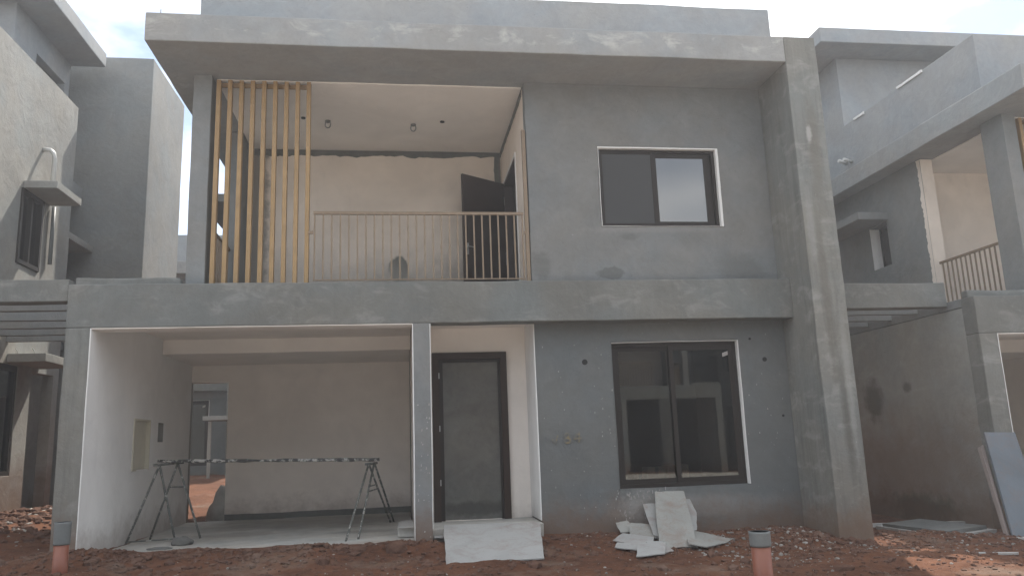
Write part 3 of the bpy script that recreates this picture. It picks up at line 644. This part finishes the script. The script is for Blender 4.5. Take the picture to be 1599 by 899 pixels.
# ================================================================== loose things
def lump(name, mat, c, r, label, cat, group=None, seed=0):
    bm = bmesh.new(); bmesh.ops.create_icosphere(bm, subdivisions=3, radius=1)
    for v in bm.verts:
        d = 1 + .35 * noise.noise(v.co * 1.4 + Vector((seed * 3.3, 0, 0))) + .12 * noise.noise(v.co * 4 + Vector((seed, 5, 0)))
        v.co = Vector((v.co.x * r[0], v.co.y * r[1], max(v.co.z, -.4) * r[2])) * d
    me = bpy.data.meshes.new(name); bm.to_mesh(me); bm.free(); o = link(name, me, mat, None, 0, True); o.location = c
    return tag(o, label, cat, group)
lump('earth_clod', M_clod, (-.08, 10.55, .22), (.13, .1, .1), 'large red clod against the foot of the entrance pillar', 'clod', 'big earth clods', 1)
lump('earth_clod', M_clod, (-.55, 10.6, .20), (.13, .1, .08), 'flatter red clod at the front edge of the carport floor', 'clod', 'big earth clods', 2)
lump('mortar_lump', M_mort, (-3.13, 12.3, .27), (.13, .1, .09), 'rounded dark mortar lump under the left trestle', 'mortar lump', None, 3)
lump('mortar_smear', M_mort, (-3.35, 11.95, .235), (.16, .09, .02), 'thin dark mortar smear on the pale carport floor', 'mortar', None, 4)
# trestles and pole
def trestle(legs, rungs, top, label):
    T = empty('trestle', (top[0][0], top[0][1], .24)); tag(T, label, 'trestle', 'steel scaffold trestles')
    inv = Matrix.Translation(-T.location)
    for a, b in legs: tube('leg', M_steel, T, [a, b], .017, 8).matrix_parent_inverse = inv
    for a, b in rungs: tube('rung', M_steel, T, [a, b], .011, 8).matrix_parent_inverse = inv
    tube('top_bar', M_steel, T, top, .02, 8).matrix_parent_inverse = inv
    return T
def mixp(a, b, t): return tuple(a[i] * (1 - t) + b[i] * t for i in range(3))
A1 = (-3.68, 12.95, 1.36); A2 = (-3.46, 13.12, 1.38)
a, b, c, d = (-4.04, 12.75, .245), (-3.38, 12.85, .245), (-3.84, 13.2, .245), (-3.05, 13.0, .245)
trestle([(A1, a), (A1, b), (A2, c), (A2, d)], [(mixp(A1, a, .98), mixp(A1, b, .98)), (mixp(A2, c, .32), mixp(A2, d, .32))], [(-3.76, 12.9, 1.36), (-3.38, 13.15, 1.385)], 'steel trestle holding the left end of the splattered pole')
B1 = (-.50, 12.58, 1.26); B2 = (-.42, 12.7, 1.27)
a, b, c, d = (-.78, 11.62, .235), (-.20, 14.2, .235), (-.62, 11.8, .235), (-.14, 14.3, .235)
trestle([(B1, a), (B1, b), (B2, c), (B2, d)], [(mixp(B1, b, .33), mixp(B2, c, .33)), (mixp(B1, b, .40), mixp(B2, c, .40))], [(-.55, 12.56, 1.255), (-.38, 12.72, 1.265)], 'steel trestle holding the right end of the splattered pole')
PL = [(-3.74, 13.02, 1.42)]
for k in range(1, 24): PL.append((-3.74 + 3.40 * k / 23, 13.02 - .36 * k / 23, 1.42 - .105 * k / 23 + random.uniform(-.004, .004)))
pole = tube('scaffold_pole', M_spl, None, PL, .026, 10, True, [random.uniform(.018, .036) for _ in PL])
tag(pole, 'long pole splattered with white cement, resting across two trestles', 'pole')
# white board ramp at the door
RM = slab('ramp_board', M_gyp, None, [(.52, 9.86, .10), (1.70, 9.78, .11), (1.90, 11.20, .395), (.57, 11.38, .40)], .014, .007, 8)
tag(RM, 'wide pale board laid as a ramp from the entrance landing to the ground', 'board', 'pale board offcuts')
# leftover on the step left of pillar
SB = slab('step_board', M_gyp, None, [(-.06, 11.55, .388), (.165, 11.5, .388), (.165, 12.5, .388), (-.02, 12.52, .388)], .016, .006, 5)
tag(SB, 'small pale board lying on the step stub left of the entrance pillar', 'board', 'pale board offcuts')
SB = slab('step_board', M_gyp, None, [(.43, 11.02, .285), (.62, 11.02, .285), (.62, 11.2, .285), (.43, 11.2, .285)], .016, .004, 4)
tag(SB, 'narrow pale offcut beside the top left corner of the board ramp', 'board', 'pale board offcuts')
# offcuts under the window
def off(pts, label, mat=M_gyp, th=.012, jag=.006):
    o = slab('board_offcut', mat, None, pts, th, jag, 5); return tag(o, label, 'board offcut', 'board offcuts under the window')
off([(3.33, 10.35, .08), (3.84, 10.30, .06), (4.05, 11.25, .715), (3.62, 11.27, .725)], 'tallest grey board offcut leaning upright under the ground-floor window', M_gyp2, .014, .010)
off([(3.36, 10.65, .20), (3.52, 10.6, .16), (3.64, 11.3, .56), (3.44, 11.31, .56)], 'narrow offcut leaning behind the tallest one, on its left side', M_gyp)
off([(3.86, 10.75, .20), (4.03, 10.80, .22), (4.16, 11.1, .42), (4.13, 11.25, .60), (4.02, 11.27, .60)], 'pale broken offcut peeping out behind the tallest one, on its right', M_gyp)
off([(3.70, 10.25, .12), (3.90, 10.15, .08), (4.52, 10.5, .10), (4.30, 10.72, .14), (3.86, 10.85, .24)], 'pointed offcut lying right of the leaning boards', M_gyp2)
off([(3.05, 10.75, .18), (3.50, 10.6, .16), (3.50, 10.95, .30), (3.18, 11.1, .33)], 'upper square sheet on the heap left of the leaning boards', M_gyp2)
off([(2.78, 10.6, .17), (3.16, 10.1, .12), (3.30, 10.45, .20), (2.98, 10.82, .23)], 'white offcut sticking out at the left of the heap', M_gyp)
off([(2.72, 10.3, .12), (2.98, 10.05, .10), (3.05, 10.2, .15), (2.80, 10.45, .16)], 'smallest white sliver at the far left of the heap', M_gyp)
off([(2.80, 9.62, .09), (3.20, 9.72, .09), (3.34, 10.1, .17), (3.0, 10.15, .18)], 'lowest flat sheet at the front of the heap', M_gyp)
off([(3.22, 9.85, .08), (3.38, 9.92, .09), (3.34, 10.25, .17), (3.14, 10.3, .17)], 'white strip pointing forward from the heap', M_gyp)
off([(3.00, 11.0, .22), (3.22, 11.0, .22), (3.20, 11.30, .34), (3.02, 11.30, .32)], 'grey offcut against the wall behind the heap', M_gyp2)
# pvc pipes standing in the ground
def pvc(x, y, zt, zc, r, lean, label, z0):
    P = empty('drain_pipe', (x, y, z0)); tag(P, label, 'pipe', 'orange drain pipes standing in the ground')
    tube('pipe', M_orange, P, [(0, 0, -.25), (lean * .5, 0, zc - z0 + .03)], r, 24)
    bm = tube('coupling', M_grey, P, [(lean * .5, 0, zc - z0), (lean * .5, 0, zc - z0 + .02), (lean * .55, 0, zt - z0 - .015), (lean * .55, 0, zt - z0), (lean * .55, 0, zt - z0), (lean * .55, 0, zt - z0 - .06)], r * 1.1, 24, True, [r * 1.05, r * 1.10, r * 1.10, r * 1.14, r * .95, r * .95])
    return P
pvc(3.20, 7.0, .63, .50, .086, 0, 'thicker orange drain pipe with grey collar, standing in the right foreground', .1)
pvc(-3.83, 9.9, .80, .55, .080, 0, 'slimmer orange drain pipe with tall grey collar, in front of the left pillar', .22)
# manhole cover and kerb pieces in the right gap
MC = empty('inspection_cover', (7.75, 11.2, -.02)); tag(MC, 'square concrete inspection cover lying in the right gap beside the column', 'inspection cover')
q = slab('cover_slab', M_mort, MC, [(-.35, .55, .05), (-.07, -.55, .03), (.72, -.35, .05), (.40, .72, .07)], .05, .004, 5)
q = slab('cover_frame', M_gyp, MC, [(-.42, .62, .01), (-.10, -.64, -.03), (.82, -.42, .0), (.46, .82, .03)], .05, .008, 5)
K = slab('kerb_strip', M_gyp, None, [(6.60, 12.0, .03), (6.60, 11.9, .03), (8.93, 11.9, -.03), (8.93, 12.0, -.03)], .05, .006, 12); tag(K, 'pale concrete edging strip at the foot of the right gap', 'kerb')
for (p, lb) in (([(6.55, 10.7, .03), (6.62, 10.62, .03), (7.05, 10.42, .01), (7.0, 10.52, .01)], 'curved white offcut next to the column foot'),
                ([(6.95, 9.1, -.04), (7.35, 8.95, -.04), (7.42, 9.02, -.04), (7.02, 9.2, -.04)], 'thin pale batten lying flat on the sunlit red earth'),
                ([(8.05, 10.1, -.03), (8.45, 9.95, -.03), (8.5, 10.1, -.03), (8.1, 10.2, -.03)], 'short pale plank in front of the leaning blue board')):
    o = slab('batten', M_gyp, None, p, .02, .003, 4); tag(o, lb, 'batten', 'loose battens in the right gap')
# boards leaning on the right pillar
BD = slab('shutter_board', M_ply, None, [(8.36, 10.22, -.12), (9.00, 10.30, -.14), (9.20, 10.90, 1.365), (8.66, 10.86, 1.385)], .03); tag(BD, 'tall blue-grey board leaning on the right pillar', 'board', 'boards leaning on the right pillar')
BD = slab('shutter_board', M_ply2, None, [(8.27, 10.22, -.12), (8.37, 10.3, -.12), (8.66, 10.93, 1.20), (8.60, 10.93, 1.16)], .05); tag(BD, 'narrow brownish board leaning behind the blue-grey one', 'board', 'boards leaning on the right pillar')
# grey heap by the carport back opening
lump('sand_heap', M_floor, (-3.5, 16.9, .2), (.36, .4, .55), 'grey mortar heap at the right side of the carport back opening', 'mortar heap', None, 9)
# cartons behind the ground-floor window
for (x0, x1, z1, lb) in ((3.42, 3.62, .99, 'small carton inside the ground-floor window, leftmost'), (3.64, 3.92, 1.06, 'tan carton inside the ground-floor window, beside the leftmost'), (3.95, 4.28, 1.08, 'widest carton inside the ground-floor window, nearest the middle stile')):
    CT = empty('carton', (x0, 11.60, .25)); tag(CT, lb, 'carton', 'cartons inside the window')
    box('carton_box', M_carton, CT, 0, x1 - x0, 0, .3, .0, z1 - .25, bevel=.006); box('tape', M_gyp, CT, (x1 - x0) / 2 - .025, (x1 - x0) / 2 + .025, -.003, .3, z1 - .36, z1 - .248, bevel=0)
# rebar stubs on the roof edge
for (x, y, z, h, lb) in ((-3.28, 10.55, 7.48, .14, 'thin steel rod sticking up at the left corner of the roof edge'),):
    o = tube('steel_rod', M_rust, None, [(x, y, z), (x + .003, y, z + h)], .006, 6); tag(o, lb, 'steel rod')

# ================================================================== haze volume, added to imitate lens glare
hz = bpy.data.meshes.new('haze'); X0, X1, Y0, Y1, Z0, Z1 = -300, 300, -300, 300, -3.2, 12.6
hz.from_pydata([(x, y, z) for x in (X0, X1) for y in (Y0, Y1) for z in (Z0, Z1)], [], [(0, 1, 3, 2), (4, 6, 7, 5), (0, 4, 5, 1), (2, 3, 7, 6), (0, 2, 6, 4), (1, 5, 7, 3)])
ho = bpy.data.objects.new('haze', hz); COL.objects.link(ho); tag(ho, kind='stuff', label='thin haze volume added to imitate a veil of lens glare')
hm = bpy.data.materials.new('glare_veil'); hm.use_nodes = True; t = hm.node_tree; t.nodes.clear()
out = t.nodes.new('ShaderNodeOutputMaterial'); pv = t.nodes.new('ShaderNodeVolumePrincipled')
pv.inputs['Color'].default_value = (.93, .95, 1, 1); pv.inputs['Density'].default_value = .0030; pv.inputs['Anisotropy'].default_value = .3
t.links.new(pv.outputs[0], out.inputs['Volume']); hz.materials.append(hm)
